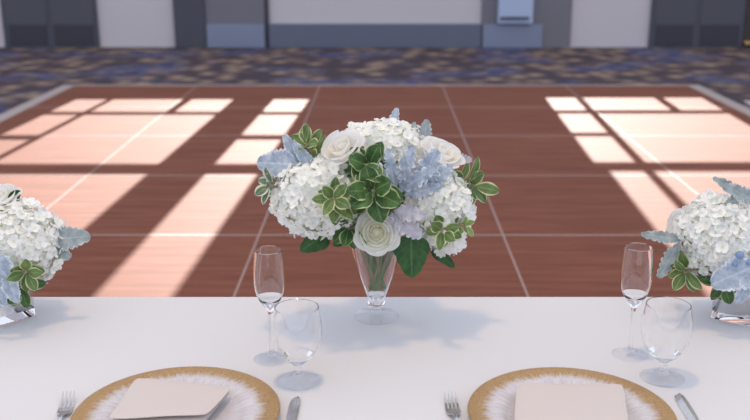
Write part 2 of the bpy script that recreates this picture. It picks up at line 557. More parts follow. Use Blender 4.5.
# ------------------------------------------------------------------ dance floor
FX, FY0, FY1, FT = 3.05, -1.58, 9.40, 0.0
df = thing('dance_floor', 'reddish mahogany portable dance floor in square panels with metal edging', 'dance floor', (0, 4, -0.018))
m = MB(); m.box((-FX, FY0, -0.0175), (FX, FY1, FT)); m.build('panel_surface', WOOD, df, smooth=False)
sm = MB()
y = 9.40 - 1.22
while y > FY0 + 0.1:
    sm.box((-FX, y - 0.008, FT - 0.001), (FX, y + 0.008, FT + 0.0008)); y -= 1.22
for k in (-1.83, -0.61, 0.61, 1.83):
    sm.box((k - 0.0045, FY0, FT - 0.001), (k + 0.0045, FY1, FT + 0.0006))
sm.build('seam_strips', SEAM, df, smooth=False)
ed = MB()
W = 0.16
for (a0, b0, a1, b1) in (((-FX - W, FY0), (-FX, FY0), (-FX - W, FY1 + W), (-FX, FY1)), ((FX, FY0), (FX + W, FY0), (FX, FY1), (FX + W, FY1 + W))):
    pass
def ramp_strip(p0, p1, q0, q1):
    """p inner (top), q outer (floor)"""
    i = len(ed.v)
    for p, z in ((p0, FT + 0.001), (p1, FT + 0.001), (q1, -0.014), (q0, -0.014), (p0, -0.0175), (p1, -0.0175), (q1, -0.0175), (q0, -0.0175)):
        ed.add((p[0], p[1], z))
    for q in ((0, 1, 2, 3), (7, 6, 5, 4), (0, 4, 5, 1), (1, 5, 6, 2), (2, 6, 7, 3), (3, 7, 4, 0)):
        ed.f.append(tuple(i + k for k in q))
ramp_strip((-FX, FY1), (FX, FY1), (-FX - W, FY1 + W), (FX + W, FY1 + W))
ramp_strip((FX, FY1), (FX, FY0), (FX + W, FY1 + W), (FX + W, FY0 - W))
ramp_strip((FX, FY0), (-FX, FY0), (FX + W, FY0 - W), (-FX - W, FY0 - W))
ramp_strip((-FX, FY0), (-FX, FY1), (-FX - W, FY0 - W), (-FX - W, FY1 + W))
ed.build('edging', EDGING, df, smooth=False)

# ------------------------------------------------------------------ table and cloth
TZ = 0.75
TY0, TY1, TX = 0.98, 1.766, 1.25
tb = thing('banquet_table', 'long banquet table hidden under the white tablecloth', 'table', (0, 1.36, FT))
m = MB(); m.box((-TX + 0.02, TY0 + 0.02, 0.71), (TX - 0.02, TY1 - 0.012, 0.743)); m.build('tabletop', LAMIN, tb, smooth=False, bevel=0.004)
for sx in (-1, 1):
    for yy in (TY0 + 0.10, TY1 - 0.10):
        m = MB(); m.tube([(sx * 1.05, yy, 0.709), (sx * 1.05, yy, FT + 0.001)], 0.014, 12); m.build('leg', LEGMETAL, tb)

def cloth():
    m = MB()
    per = []
    def side(p, q, n):
        for k in range(n):
            per.append((Vector(p).lerp(Vector(q), k / n)))
    side((-TX, TY0, 0), (TX, TY0, 0), 90); side((TX, TY0, 0), (TX, TY1, 0), 30)
    side((TX, TY1, 0), (-TX, TY1, 0), 90); side((-TX, TY1, 0), (-TX, TY0, 0), 30)
    cx, cy = 0, (TY0 + TY1) / 2
    n = len(per)
    def nrm(p):
        d = Vector((0, 0, 0))
        if abs(p.x - TX) < 1e-6: d.x += 1
        if abs(p.x + TX) < 1e-6: d.x -= 1
        if abs(p.y - TY1) < 1e-6: d.y += 1
        if abs(p.y - TY0) < 1e-6: d.y -= 1
        return d.normalized()
    rows = []
    levels = [(-0.006, TZ), (-0.0035, TZ - 0.0006), (-0.0012, TZ - 0.002), (0.0, TZ - 0.005), (0.0015, TZ - 0.02), (0.004, TZ - 0.08), (0.008, 0.55), (0.013, 0.35), (0.018, 0.15), (0.02, FT + 0.012)]
    for off, z in levels:
        row = []
        f = max(0, min(1, (TZ - 0.03 - z) / 0.7))
        for k, p in enumerate(per):
            wv_ = math.sin(k * 0.9) * 0.7 + math.sin(k * 0.37 + 1) * 0.6
            row.append((p + nrm(p) * (off + f * 0.022 * wv_ + f * 0.02) + Vector((0, 0, z)), (k / n, z)))
        rows.append(row)
    idx = m.grid(list(reversed(rows)), True)
    # top: one inset ring then a face
    top = idx[-1]
    m.f.append(tuple(top))
    o = m.build('tablecloth', CLOTH, None, (0, cy, TZ))
    # keep the rolled edge crisp
    return o
tag(cloth(), 'plain white tablecloth covering the long table in the foreground', 'tablecloth')

# ------------------------------------------------------------------ plates, napkins, cutlery
pc_l, pc_r = at_z(177, 413, TZ + 0.012), at_z(571, 414, TZ + 0.012)
def charger(loc, label):
    t = thing('charger_plate', label, 'plate', (loc.x, loc.y, TZ + 0.0005), 'gold rimmed charger plates')
    body = [(0.0, 0.0045), (0.06, 0.0045), (0.088, 0.005), (0.094, 0.0065), (0.099, 0.009), (0.104, 0.0105), (0.112, 0.0115), (0.118, 0.0122)]
    under = [(0.118, 0.0085), (0.104, 0.006), (0.094, 0.001), (0.088, 0.0), (0.0, 0.0)]
    m = MB(); m.lathe([(r, z) for r, z in reversed(body)] , 128, (loc.x, loc.y, TZ + 0.0005)); m.lathe(list(reversed(under)), 128, (loc.x, loc.y, TZ + 0.0005))
    for i in range(len(m.f)):
        m.f[i] = tuple(reversed(m.f[i]))
    m.build('plate_body', CHARGER, t)
    rim = [(0.118, 0.0085), (0.135, 0.0102), (0.149, 0.0118), (0.1512, 0.0124), (0.152, 0.0136), (0.1510, 0.0148), (0.149, 0.0150), (0.135, 0.0136), (0.118, 0.0122)]
    m = MB(); m.lathe(rim, 128, (loc.x, loc.y, TZ + 0.0005)); rm = m.build('gold_rim', CHARGER, t)
    rm['label'] = 'brushed gold rim fading inward in ragged streaks'
    return t
charger(pc_l, 'gold rimmed glass charger plate under the skewed cream napkin at the left setting')
charger(pc_r, 'gold rimmed glass charger plate under the squarely laid napkin at the right setting')

def napkin(corners, label, z0, front_ext, seed):
    """corners far-left, far-right, near-right, near-left as points"""
    rnd = random.Random(seed)
    A, B, Cc, D = [Vector((p.x, p.y, 0)) for p in corners]
    cen = (A + B + Cc + D) / 4
    t = thing('napkin', label, 'napkin', (cen.x, cen.y, z0), 'folded cream napkins')
    def layer(name, z, th, sh, ext, lift):
        N = 22
        m = MB()
        top, bot = [], []
        for j in range(N + 1):
            v = j / N
            rt, rb = [], []
            for i in range(N + 1):
                u = i / N
                U = sh + (1 - 2 * sh) * u
                V = sh + (1 - sh + ext) * v
                U = 0.5 + (U - 0.5) * (1 - 0.035 * (2 * abs(v - 0.5)) ** 8)
                V = V + (0.5 - v) * 0.05 * (2 * abs(u - 0.5)) ** 8
                p = A.lerp(B, U).lerp(D.lerp(Cc, U), V)
                ex = 1 - (2 * abs(u - 0.5)) ** 10
                ey = 1 - (2 * abs(v - 0.5)) ** 10
                e = max(0.0, min(1, ex * ey)) ** 0.5
                zz = z + lift * v ** 3 + 0.0012 * math.sin(u * 5 + seed) * math.sin(v * 4 + 1)
                pf = 0.0015 * math.sin(u * 3.1) * math.sin(v * 3.1)
                rt.append((Vector((p.x, p.y, zz + th * (0.5 + 0.5 * e) + pf)), (u, v)))
                rb.append((Vector((p.x, p.y, zz + th * (0.5 - 0.5 * e))), (u, v)))
            top.append(rt); bot.append(rb)
        a = m.grid(list(reversed(top))); b_ = m.grid(bot)
        a = list(reversed(a))
        for i in range(N):
            m.f.append((a[0][i], a[0][i + 1], b_[0][i + 1], b_[0][i])[::-1])
            m.f.append((a[N][i], a[N][i + 1], b_[N][i + 1], b_[N][i]))
            m.f.append((a[i][0], a[i + 1][0], b_[i + 1][0], b_[i][0]))
            m.f.append((a[i][N], a[i + 1][N], b_[i + 1][N], b_[i][N])[::-1])
        return m.build(name, NAPKIN, t)
    layer('under_fold', z0, 0.0055, 0.012, front_ext, 0)
    layer('top_fold', z0 + 0.0058, 0.006, 0.0, 0.0, 0.004)
    return t
NZ = TZ + 0.0160
def nq(pts):
    return [at_z(x, y, NZ + 0.012) for x, y in pts]
napkin(nq([(136, 376), (233, 384), (206, 416), (107, 419)]), 'cream folded napkin lying skewed on the left charger plate', NZ, 0.10, 1)
napkin(nq([(517, 381), (623, 382), (629, 423), (514, 423)]), 'cream folded napkin laid squarely on the right charger plate', NZ, 0.10, 2)

def fork(tip, ang, label):
    """local y runs away from the diner; tip = middle of the tine tips"""
    t = thing('fork', label, 'fork', (tip.x, tip.y, TZ + 0.0008), 'dinner forks', ang)
    def strip(m, secs):
        rows = []
        for y, x0, x1, z, th in secs:
            rows.append([(Vector((x0, y, z)), (0, 0)), (Vector((x1, y, z)), (0, 0)), (Vector((x1, y, z + th)), (0, 0)), (Vector((x0, y, z + th)), (0, 0))])
        idx = m.grid(rows, True)
        m.f.append(tuple(reversed(idx[0]))); m.f.append(tuple(idx[-1]))
    m = MB()
    def zc(y):   # head curve: tips up, dip, neck up
        s = -y
        return 0.012 * max(0, 1 - s / 0.035) ** 2 * 0.8 + 0.010 * max(0, min(1, (s - 0.045) / 0.03)) ** 2
    xs_ = (-0.0088, -0.0029, 0.0029, 0.0088)
    for x in xs_:
        strip(m, [(-yy, x * k - 0.5 * wd, x * k + 0.5 * wd, zc(-yy), 0.0018) for yy, wd, k in ((0, 0.0014, 0.92), (0.004, 0.0020, 0.95), (0.012, 0.0026, 0.98), (0.024, 0.0030, 1.0), (0.036, 0.0033, 1.02), (0.042, 0.0042, 1.02))])
    strip(m, [(-yy, -wd, wd, zc(-yy), 0.0020) for yy, wd in ((0.040, 0.0112), (0.048, 0.0112), (0.056, 0.0105), (0.063, 0.0080), (0.070, 0.0045), (0.078, 0.0032))])
    hd = m.build('head', SILVER, None, (0, 0, 0), smooth=False, bevel=0.0005); hd.parent = t; hd.location = (0, 0, 0)
    m = MB()
    strip(m, [(-yy, -wd, wd, 0.0100 + zz, 0.0026) for yy, wd, zz in ((0.077, 0.0032, 0), (0.09, 0.0030, 0.001), (0.12, 0.0040, -0.002), (0.15, 0.0062, -0.006), (0.18, 0.0085, -0.009), (0.192, 0.0070, -0.0098), (0.196, 0.004, -0.010))])
    hn = m.build('handle', SILVER, None, (0, 0, 0), smooth=False, bevel=0.0008); hn.parent = t
    return t
fork(at_z(69, 393, TZ + 0.008), R(10), 'silver dinner fork left of the charger with the skewed napkin')
fork(at_z(450, 393, TZ + 0.008), R(2), 'silver dinner fork between the two place settings, beside the charger with the square napkin')

def knife(tip, ang, label):
    t = thing('knife', label, 'knife', (tip.x, tip.y, TZ + 0.0006), 'dinner knives', ang)
    m = MB()
    rows = []
    secs = [(0, -0.0015, 0.0010), (0.002, -0.0048, 0.0032), (0.006, -0.0072, 0.0052), (0.014, -0.0088, 0.0066), (0.03, -0.0096, 0.0074), (0.06, -0.0094, 0.0076), (0.085, -0.0080, 0.0072), (0.10, -0.0058, 0.0062)]
    for yy, x0, x1 in secs:
        rows.append([(Vector((x, -yy, z)), (0, 0)) for x, z in ((x0, 0.0002), (x1, 0.0), (x1, 0.0028), ((x0 + x1) / 2 + 0.002, 0.0030), (x0, 0.0006))])
    idx = m.grid(rows, True); m.f.append(tuple(reversed(idx[0]))); m.f.append(tuple(idx[-1]))
    bl = m.build('blade', SILVER, None, (0, 0, 0), smooth=False, bevel=0.0006); bl.parent = t
    m = MB(); rows = []
    for yy, hw in ((0.1002, 0.0055), (0.104, 0.0065), (0.13, 0.0068), (0.17, 0.0085), (0.20, 0.0092), (0.212, 0.0075), (0.216, 0.004)):
        rows.append([(Vector((hw * math.cos(a), -yy, 0.0036 + 0.0034 * math.sin(a))), (0, 0)) for a in [2 * math.pi * k / 16 for k in range(16)]])
    idx = m.grid(rows, True); m.f.append(tuple(reversed(idx[0]))); m.f.append(tuple(idx[-1]))
    hn = m.build('handle', SILVER, None, (0, 0, 0)); hn.parent = t
    return t
knife(at_z(297, 398, TZ), R(-1), 'silver dinner knife beside the left charger, below the water goblet')
knife(at_z(678, 395, TZ), R(-1), 'silver dinner knife beside the right charger, near the right edge of the photo')

# ------------------------------------------------------------------ drinking glasses
def smooth_prof(pts, n=6):
    out = []
    P = [pts[0]] + list(pts) + [pts[-1]]
    for i in range(1, len(P) - 2):
        for k in range(n):
            t = k / n
            q = []
            for c in (0, 1):
                p0, p1, p2, p3 = P[i - 1][c], P[i][c], P[i + 1][c], P[i + 2][c]
                q.append(0.5 * (2 * p1 + (p2 - p0) * t + (2 * p0 - 5 * p1 + 4 * p2 - p3) * t * t + (3 * p1 - p0 - 3 * p2 + p3) * t ** 3))
            out.append((max(0, q[0]), q[1]))
    out.append(pts[-1])
    return out

def drinking_glass(name, label, cat, loc, group, outer, inner_z, wall, stem, foot):
    t = thing(name, label, cat, loc, group)
    o = smooth_prof(outer)
    zt = outer[-1][1]
    inner = [(max(0.0, r - wall), z) for r, z in reversed(o) if z > inner_z + 0.012]
    inner = [(o[-1][0] - wall * 0.5, zt + wall * 0.35)] + inner
    r_in = inner[-1][0]
    zlast = inner[-1][1]
    for k in range(1, 7):
        a = k / 6 * math.pi / 2
        inner.append((r_in * math.cos(a) if k < 6 else 0.0, zlast - (zlast - inner_z) * math.sin(a)))
    m = MB(); m.lathe(o + inner, 64, loc); m.build('bowl', SOLID, t)
    m = MB(); m.lathe(smooth_prof(stem), 32, loc); m.build('stem', SOLID, t)
    m = MB(); m.lathe(foot, 64, loc); m.build('foot', THIN, t)
    return t
fl_outer = [(0.0052, 0.088), (0.0095, 0.0935), (0.0165, 0.104), (0.0228, 0.120), (0.0258, 0.140), (0.0255, 0.160), (0.0238, 0.182), (0.0228, 0.1945)]
fl_stem = [(0.0062, 0.0075), (0.0042, 0.014), (0.0034, 0.03), (0.0034, 0.06), (0.0040, 0.080), (0.0052, 0.088)]
fl_foot = [(0.0, 0.0003), (0.020, 0.0003), (0.0305, 0.0004), (0.0314, 0.0012), (0.0305, 0.0020), (0.022, 0.0030), (0.012, 0.0048), (0.0062, 0.0075)]
gb_outer = [(0.0078, 0.030), (0.0125, 0.0338), (0.0205, 0.0405), (0.0295, 0.052), (0.0365, 0.067), (0.0396, 0.084), (0.0390, 0.100), (0.0368, 0.116), (0.0347, 0.1278)]
gb_stem = [(0.0095, 0.0085), (0.0068, 0.0135), (0.0062, 0.019), (0.0066, 0.025), (0.0078, 0.030)]
gb_foot = [(0.0, 0.0003), (0.024, 0.0003), (0.0345, 0.0004), (0.0358, 0.0014), (0.0345, 0.0024), (0.026, 0.0038), (0.016, 0.0058), (0.0095, 0.0085)]
fl_l, fl_r = at_z(272, 359, TZ), at_z(630, 355, TZ)
gb_l, gb_r = at_z(298.5, 381, TZ), at_z(662, 378, TZ)
fl = drinking_glass('champagne_flute', 'empty champagne flute behind the goblet, left of the tall centre vase', 'champagne flute', tuple(fl_l), 'champagne flutes', fl_outer, 0.104, 0.0011, fl_stem, fl_foot)
dup(fl, fl_r, 'empty champagne flute behind the goblet at the right place setting')
gb = drinking_glass('water_goblet', 'empty short stemmed water goblet in front of the flute at the left place setting', 'water goblet', tuple(gb_l), 'water goblets', gb_outer, 0.0345, 0.0012, gb_stem, gb_foot)
dup(gb, gb_r, 'empty short stemmed water goblet in front of the right champagne flute')

# ------------------------------------------------------------------ vases
VB = at_z(376.5, 317, TZ)
VY = VB.y
def tall_vase(loc):
    t = thing('footed_vase', 'tall tapered clear glass footed vase holding the large centre bouquet', 'vase', loc)
    outer = smooth_prof([(0.0125, 0.036), (0.0175, 0.043), (0.0245, 0.062), (0.0340, 0.088), (0.0410, 0.114), (0.0468, 0.138), (0.0500, 0.152)])
    wall = 0.0032
    inner = [(outer[-1][0] - wall * 0.5, 0.1530)] + [(max(0, r - wall), z) for r, z in reversed(outer) if z > 0.047]
    r0, z0 = inner[-1]
    for k in range(1, 6):
        a = k / 5 * math.pi / 2
        inner.append((r0 * math.cos(a) if k < 5 else 0.0, z0 - 0.005 * math.sin(a)))
    m = MB(); m.lathe(outer + inner, 64, loc); m.build('vase_body', SOLID, t)
    m = MB(); m.lathe(smooth_prof([(0.0115, 0.0115), (0.0092, 0.0165), (0.0105, 0.0200), (0.0150, 0.0235), (0.0172, 0.0285), (0.0155, 0.0330), (0.0125, 0.036)]), 48, loc); m.build('knop', SOLID, t)
    m = MB(); m.lathe([(0.0, 0.0004), (0.030, 0.0004), (0.0405, 0.0006), (0.0428, 0.0022), (0.0415, 0.0040), (0.033, 0.0055), (0.022, 0.0080), (0.0115, 0.0115)], 64, loc); m.build('foot', FOOTV, t)
    return t
tall_vase(tuple(VB))

def block_vase(corner, ang, sx, label):
    """square glass vase with a thick base; corner = the inner visible corner on the table; ang = heading of the visible front edge"""
    S, H, B, TH, RC = 0.125, 0.095, 0.016, 0.005, 0.008
    e1 = Vector((math.cos(ang), math.sin(ang), 0))              # along the visible edge, away from the corner
    e2 = Vector((-math.sin(ang), math.cos(ang), 0)) * sx        # away from the camera
    cen = corner + e1 * S / 2 + e2 * S / 2
    t = thing('block_vase', label, 'vase', (cen.x, cen.y, TZ + 0.0005), 'square glass vases')
    def loop(s, r, z, n=6):
        pts = []
        for qx, qy, a0 in ((1, 1, 0), (-1, 1, 90), (-1, -1, 180), (1, -1, 270)):
            for k in range(n + 1):
                a = R(a0 + 90 * k / n)
                x, y = qx * (s / 2 - r) + r * math.cos(a), qy * (s / 2 - r) + r * math.sin(a)
                p = cen + Vector((math.cos(ang) * x - math.sin(ang) * y, math.sin(ang) * x + math.cos(ang) * y, 0))
                pts.append((Vector((p.x, p.y, TZ + 0.0005 + z)), (0, 0)))
        return pts
    m = MB()
    rows = [loop(S, RC, B), loop(S, RC, H - 0.001), loop(S - 0.002, RC, H), loop(S - 2 * TH + 0.002, RC - TH * 0.6, H), loop(S - 2 * TH, RC - TH * 0.6, H - 0.001), loop(S - 2 * TH, RC - TH * 0.6, B + 0.001)]
    m.grid(rows, True)
    m.build('vase_wall', THINVASE, t)
    m = MB()
    rows = [loop(S - 0.004, RC, 0.0), loop(S, RC, 0.002), loop(S, RC, B)]
    idx = m.grid(rows, True); m.f.append(tuple(reversed(idx[0]))); m.f.append(tuple(idx[-1]))
    m.build('thick_base', SOLID, t)
    return cen, t
cl_c, _ = block_vase(at_z(37, 316, TZ), R(180 + 44), -1, 'square clear glass vase cut off by the left edge of the photo')
cr_c, _ = block_vase(at_z(710, 319, TZ), R(-32), 1, 'square clear glass vase cut off by the right edge of the photo')

# ------------------------------------------------------------------ flowers and leaves
def orth(d, up):
    d = d.normalized()
    n = (up - d * up.dot(d))
    if n.length < 1e-4:
        n = Vector((0.3, 0.5, 0.8)) - d * d.dot(Vector((0.3, 0.5, 0.8)))
    n.normalize()
    return d, n, d.cross(n)

def leaf(m, base, d, up, L, W, kind='ovate', bend=0.25, fold=0.15, wave=0.0, ph=0.0, lobes=6.5, cut=0.42):
    d, n, s = orth(Vector(d), Vector(up))
    nu = 4
    nv = {'ovate': 10, 'broad': 14, 'lobed': 60}[kind]
    rows = []
    for i in range(nv + 1):
        t = i / nv
        if kind == 'ovate':
            hw = W / 2 * (math.sin(math.pi * min(1, t ** 1.12)) ** 0.68 if 0 < t < 1 else 0) + 0.0004
            sweep = 0
        elif kind == 'broad':
            hw = W / 2 * (max(0, 1 - t) ** 0.55 * min(1, (t / 0.30)) ** 0.5 * 1.22 * (1 + 0.04 * math.sin(t * 60)) if t < 1 else 0) + 0.0004
            sweep = 0
        else:
            env = (min(1, t / 0.35) ** 0.8) * (max(0, 1 - t) ** 0.42) * 1.15
            lob = abs(math.sin(math.pi * (t * lobes + 0.1)))
            lob2 = abs(math.sin(math.pi * (t * lobes * 2.6 + ph)))
            hw = W / 2 * env * (0.90 - cut + cut * lob ** 0.6 + 0.10 * lob2) + 0.0008
            sweep = 0.10 * L
        c = base + d * (L * (t - 0.12 * bend * t ** 3)) - n * (bend * L * t * t)
        row = []
        for j in range(-nu, nu + 1):
            u = j / nu
            wv_ = wave * W * math.sin(t * 17 + ph * 6 + (2 if u > 0 else 0)) * u * u
            p = c + s * (u * hw) + n * (fold * abs(u) * hw + wv_) + d * (sweep * abs(u) ** 1.5 * (1 - t))
            row.append((p, (u * 0.5 + 0.5, t)))
        rows.append(row)
    m.grid(rows)

def bez(a, b, c, n=12):
    return [a * (1 - t) ** 2 + b * 2 * t * (1 - t) + c * t * t for t in [k / n for k in range(n + 1)]]

SLOT = {'n': 0}
def stem_path(start, vase):
    """from a flower down into its vase"""
    k = SLOT['n']; SLOT['n'] += 1
    a = k * 2.399963
    if vase == 'tall':
        out = (start - VB); out.z = 0
        dirn = out.normalized() if out.length > 1e-4 else Vector((1, 0, 0))
        mouth = VB + Vector((dirn.x * 0.030 + 0.009 * math.cos(a), dirn.y * 0.030 + 0.009 * math.sin(a), 0.150))
        foot = VB + Vector((-dirn.x * 0.006 + 0.009 * math.cos(a), -dirn.y * 0.006 + 0.009 * math.sin(a), 0.058))
        mid = VB + Vector((dirn.x * 0.045, dirn.y * 0.045, 0.20))
    else:
        cen = cl_c if vase == 'left' else cr_c
        out = (start - cen); out.z = 0
        dirn = out.normalized() if out.length > 1e-4 else Vector((1, 0, 0))
        mouth = Vector((cen.x, cen.y, TZ)) + Vector((dirn.x * 0.034 + 0.008 * math.cos(a), dirn.y * 0.034 + 0.008 * math.sin(a), 0.090))
        foot = Vector((cen.x, cen.y, TZ)) + Vector((-dirn.x * 0.03 + 0.012 * math.cos(a), -dirn.y * 0.03 + 0.012 * math.sin(a), 0.024))
        mid = Vector((cen.x, cen.y, TZ)) + Vector((dirn.x * 0.05, dirn.y * 0.05, 0.12))
    return bez(start, mid, mouth, 10)[:-1] + bez(mouth, (mouth + foot) / 2, foot, 6)

def add_stem(t, start, vase, r=0.0022, mt=None):
    m = MB(); m.tube(stem_path(Vector(start), vase), r, 8)
    return m.build('stem', mt or STEM, t)

CAMV = Vector((0, -0.95, 0.31)).normalized()

def floret(m, p, nrm, size, rnd):
    n, a, b = orth(nrm, Vector((rnd.uniform(-1, 1), rnd.uniform(-1, 1), rnd.uniform(-1, 1))))
    ph = rnd.uniform(0, math.pi / 2)
    for q in range(4):
        th = ph + q * math.pi / 2 + rnd.uniform(-0.12, 0.12)
        d = a * math.cos(th) + b * math.sin(th)
        s = a * -math.sin(th) + b * math.cos(th)
        L = size * rnd.uniform(0.9, 1.1)
        cup = rnd.uniform(0.05, 0.40)
        rows = []
        for i, (t, hw) in enumerate(((0.03, 0.05), (0.3, 0.34), (0.62, 0.50), (0.88, 0.40), (1.0, 0.18))):
            row = []
            for u in (-1, -0.5, 0, 0.5, 1):
                pp = p + d * (L * t) * (1 - 0.06 * abs(u) * t) + s * (u * hw * L) + n * (L * (cup * t * t - 0.06 + 0.10 * u * u * t))
                row.append((pp, (u * 0.5 + 0.5, t)))
            rows.append(row)
        m.grid(rows)

def hydrangea(label, c, rx, ry, rz, vase, seed, face=CAMV, nfl=210, size=0.0112, group=None):
    rnd = random.Random(seed)
    nfl = int(nfl * 1.3)
    c = Vector(c)
    t = thing('hydrangea', label, 'hydrangea', c, group)
    m = MB()
    for k in range(nfl):
        z = 1 - 2 * (k + 0.5) / nfl
        a = k * 2.399963
        rr = math.sqrt(1 - z * z)
        nrm = Vector((rr * math.cos(a), rr * math.sin(a), z))
        lump = 1 + 0.07 * math.sin(nrm.x * 5 + seed) * math.sin(nrm.z * 6 + seed * 2) + rnd.uniform(-0.09, 0.06)
        p = c + Vector((nrm.x * rx, nrm.y * ry, nrm.z * rz)) * lump
        nn = (Vector((nrm.x / rx, nrm.y / ry, nrm.z / rz)).normalized() + Vector((rnd.uniform(-1, 1), rnd.uniform(-1, 1), rnd.uniform(-1, 1))) * 0.48).normalized()
        floret(m, p, nn, size * rnd.uniform(0.85, 1.15), rnd)
    hd = m.build('flower_head', HYD, t)
    m = MB()
    n = 14
    rows = []
    for i in range(n + 1):
        ph = math.pi * i / n
        rows.append([(c + Vector((rx * 0.86 * math.sin(ph) * math.cos(2 * math.pi * j / 20), ry * 0.86 * math.sin(ph) * math.sin(2 * math.pi * j / 20), rz * 0.86 * math.cos(ph) + 1e-5)), (0, 0)) for j in range(20)])
    m.grid(rows, True)
    m.build('flower_stalks', HYDCORE, t)
    add_stem(t, c - Vector((0, 0, rz * 0.6)), vase, 0.0052)
    return t

def rose(label, c, axis, rad, vase, seed, mt=None, petals=21, cup=0.22, group=None):
    rnd = random.Random(seed)
    c = Vector(c)
    ax, a, b = orth(Vector(axis), Vector((0.1, 0.2, 1)))
    t = thing('rose', label, 'rose', c, group)
    m = MB()
    NP = petals
    for i in range(NP):
        f = i / (NP - 1)
        outer = i < 6
        th0 = i * 2.399963 + rnd.uniform(-0.08, 0.08) if not outer else i * 2 * math.pi / 6 + rnd.uniform(-0.15, 0.15)
        rr = (1.0 + rnd.uniform(-0.05, 0.03)) if outer else 0.90 * (1 - (i - 6) / (NP - 6)) ** 1.05 + 0.05
        zt = cup if outer else cup + 0.12 + (0.64 - cup) * min(1, (i - 6) / 12)
        lip = 0.30 if outer else 0.26 * (1 - f) ** 1.2
        half = 0.66 if outer else 0.80 + 0.65 * f
        nv, nu = 10, 12
        rows = []
        for a_ in range(nv + 1):
            v = a_ / nv
            row = []
            for b_ in range(nu + 1):
                u = -1 + 2 * b_ / nu
                edge = 1 - (0.30 if outer else 0.14) * abs(u) ** (1.8 if outer else 2.6)
                vv = v * edge
                th = th0 + u * half * (0.45 + 0.55 * min(1, v * 1.6))
                rb = 0.06 if outer else rr * 0.62
                r_ = rb + (rr - rb) * math.sin(min(1, vv * (0.95 if outer else 1.25)) * math.pi / 2) ** (1.1 if outer else 0.9)
                q = max(0, (vv - 0.74) / 0.26)
                r_ += lip * 0.30 * q ** 1.5
                z_ = zt - (0.67 if outer else 0.42) * (1 - vv ** (0.9 if outer else 1.1)) - lip * 0.45 * q ** 2
                r_ *= 1 + 0.035 * math.sin(u * 3 + i * 1.7) * v - (0.05 * (1 + u) * v if not outer else 0)
                p = c + (a * math.cos(th) + b * math.sin(th)) * (r_ * rad) + ax * (z_ * rad - 0.15 * rad)
                row.append((p, (u * 0.5 + 0.5, v * (1.0 - 0.55 * f))))
            rows.append(row)
        m.grid(rows)
    bud = []
    for i in range(7):
        ph_ = math.pi / 2 * i / 6
        bud.append([(c + (a * math.cos(2 * math.pi * j / 12) + b * math.sin(2 * math.pi * j / 12)) * (rad * (0.24 * math.cos(ph_) + 0.001)) + ax * (rad * (0.30 * math.sin(ph_) + 0.14)), (0.5, 0.25)) for j in range(12)])
    m.grid(bud, True)
    m.build('petals', mt or ROSE, t)
    m = MB()
    for k in range(5):
        th = k * 2 * math.pi / 5
        d = (a * math.cos(th) + b * math.sin(th)) * 0.9 - ax * 0.5
        leaf(m, c - ax * rad * 0.62, d, -ax, rad * 0.6, rad * 0.25, 'ovate', 0.1, 0.1)
    m.build('sepals', SALAL, t)
    add_stem(t, c - ax * rad * 0.55, vase, 0.0036)
    return t

def sprig(name, label, cat, c, axis, leaves, L, W, mt, vase, seed, kind='ovate', tilt=(40, 85), bend=0.2, group=None, length=0.05, wave=0.0, az=None, fold=0.18):
    rnd = random.Random(seed)
    c = Vector(c)
    ax, a, b = orth(Vector(axis), Vector((0, 0, 1)))
    t = thing(name, label, cat, c, group)
    m = MB()
    leaves = int(leaves * 1.5)
    for k in range(leaves):
        f = k / max(1, leaves - 1)
        th = (az[k] if az else k * 2.399963 + rnd.uniform(-0.5, 0.5))
        ti = R(tilt[1] + (tilt[0] - tilt[1]) * f + rnd.uniform(-20, 20))
        rad = a * math.cos(th) + b * math.sin(th)
        d = ax * math.cos(ti) + rad * math.sin(ti)
        up = ax * math.sin(ti) - rad * math.cos(ti)
        leaf(m, c + ax * (length * (f - 0.6) + rnd.uniform(-0.006, 0.006)) + rad * rnd.uniform(0.0, 0.006), d, up, L * rnd.uniform(0.85, 1.30), W * rnd.uniform(0.95, 1.30), kind, bend * rnd.uniform(0.6, 1.3), fold, wave, rnd.random())
    m.build('foliage', mt, t)
    add_stem(t, c + ax * length * 0.38, vase, 0.0029, WOODSTEM)
    return t

def one_leaf(name, label, cat, p0, p1, up, W, mt, vase, kind='broad', bend=0.12, group=None, wave=0.0, fold=0.15, seed=0):
    """a single leaf from the foot point p0 to the tip p1"""
    p0, p1 = Vector(p0), Vector(p1)
    t = thing(name, label, cat, p0, group)
    m = MB()
    leaf(m, p0, p1 - p0, up, (p1 - p0).length, W, kind, bend, fold, wave, seed * 0.37)
    m.build('leaf_blade', mt, t)
    add_stem(t, p0, vase, 0.0014, STEM)
    return t

def P(px, py, dy=0.0):
    return at_y(px, py, VY + dy)

# ---- centre bouquet
G = 'hydrangeas in the centre bouquet'
hydrangea('large white hydrangea head at the lower left of the centre bouquet', P(319, 197, -0.055), 0.078, 0.070, 0.067, 'tall', 3, group=G, nfl=260)
hydrangea('white hydrangea head crowning the top of the centre bouquet', P(383, 152, 0.02), 0.080, 0.068, 0.054, 'tall', 5, group=G, nfl=240)
hydrangea('white hydrangea head on the right side of the centre bouquet', P(439, 208, -0.045), 0.060, 0.058, 0.066, 'tall', 8, group=G, nfl=210)
hydrangea('small white hydrangea cluster peeping out low right of the centre bouquet', P(446, 240, -0.03), 0.030, 0.030, 0.022, 'tall', 9, group=G, nfl=60)

G = 'white roses in the centre bouquet'
rose('fully open white rose facing out above the vase rim', P(377, 233, -0.115), (0.02, -1, 0.30), 0.0390, 'tall', 2, group=G)
rose('white rose nestled at the upper left of the centre bouquet, beside the top hydrangea', P(345, 151, -0.05), (-0.40, -0.50, 0.80), 0.040, 'tall', 4, CREAM, 13, 0.55, group=G)
rose('white rose at the upper right of the centre bouquet', P(440, 157, -0.03), (0.40, -0.35, 0.85), 0.040, 'tall', 6, CREAM, 13, 0.55, group=G)

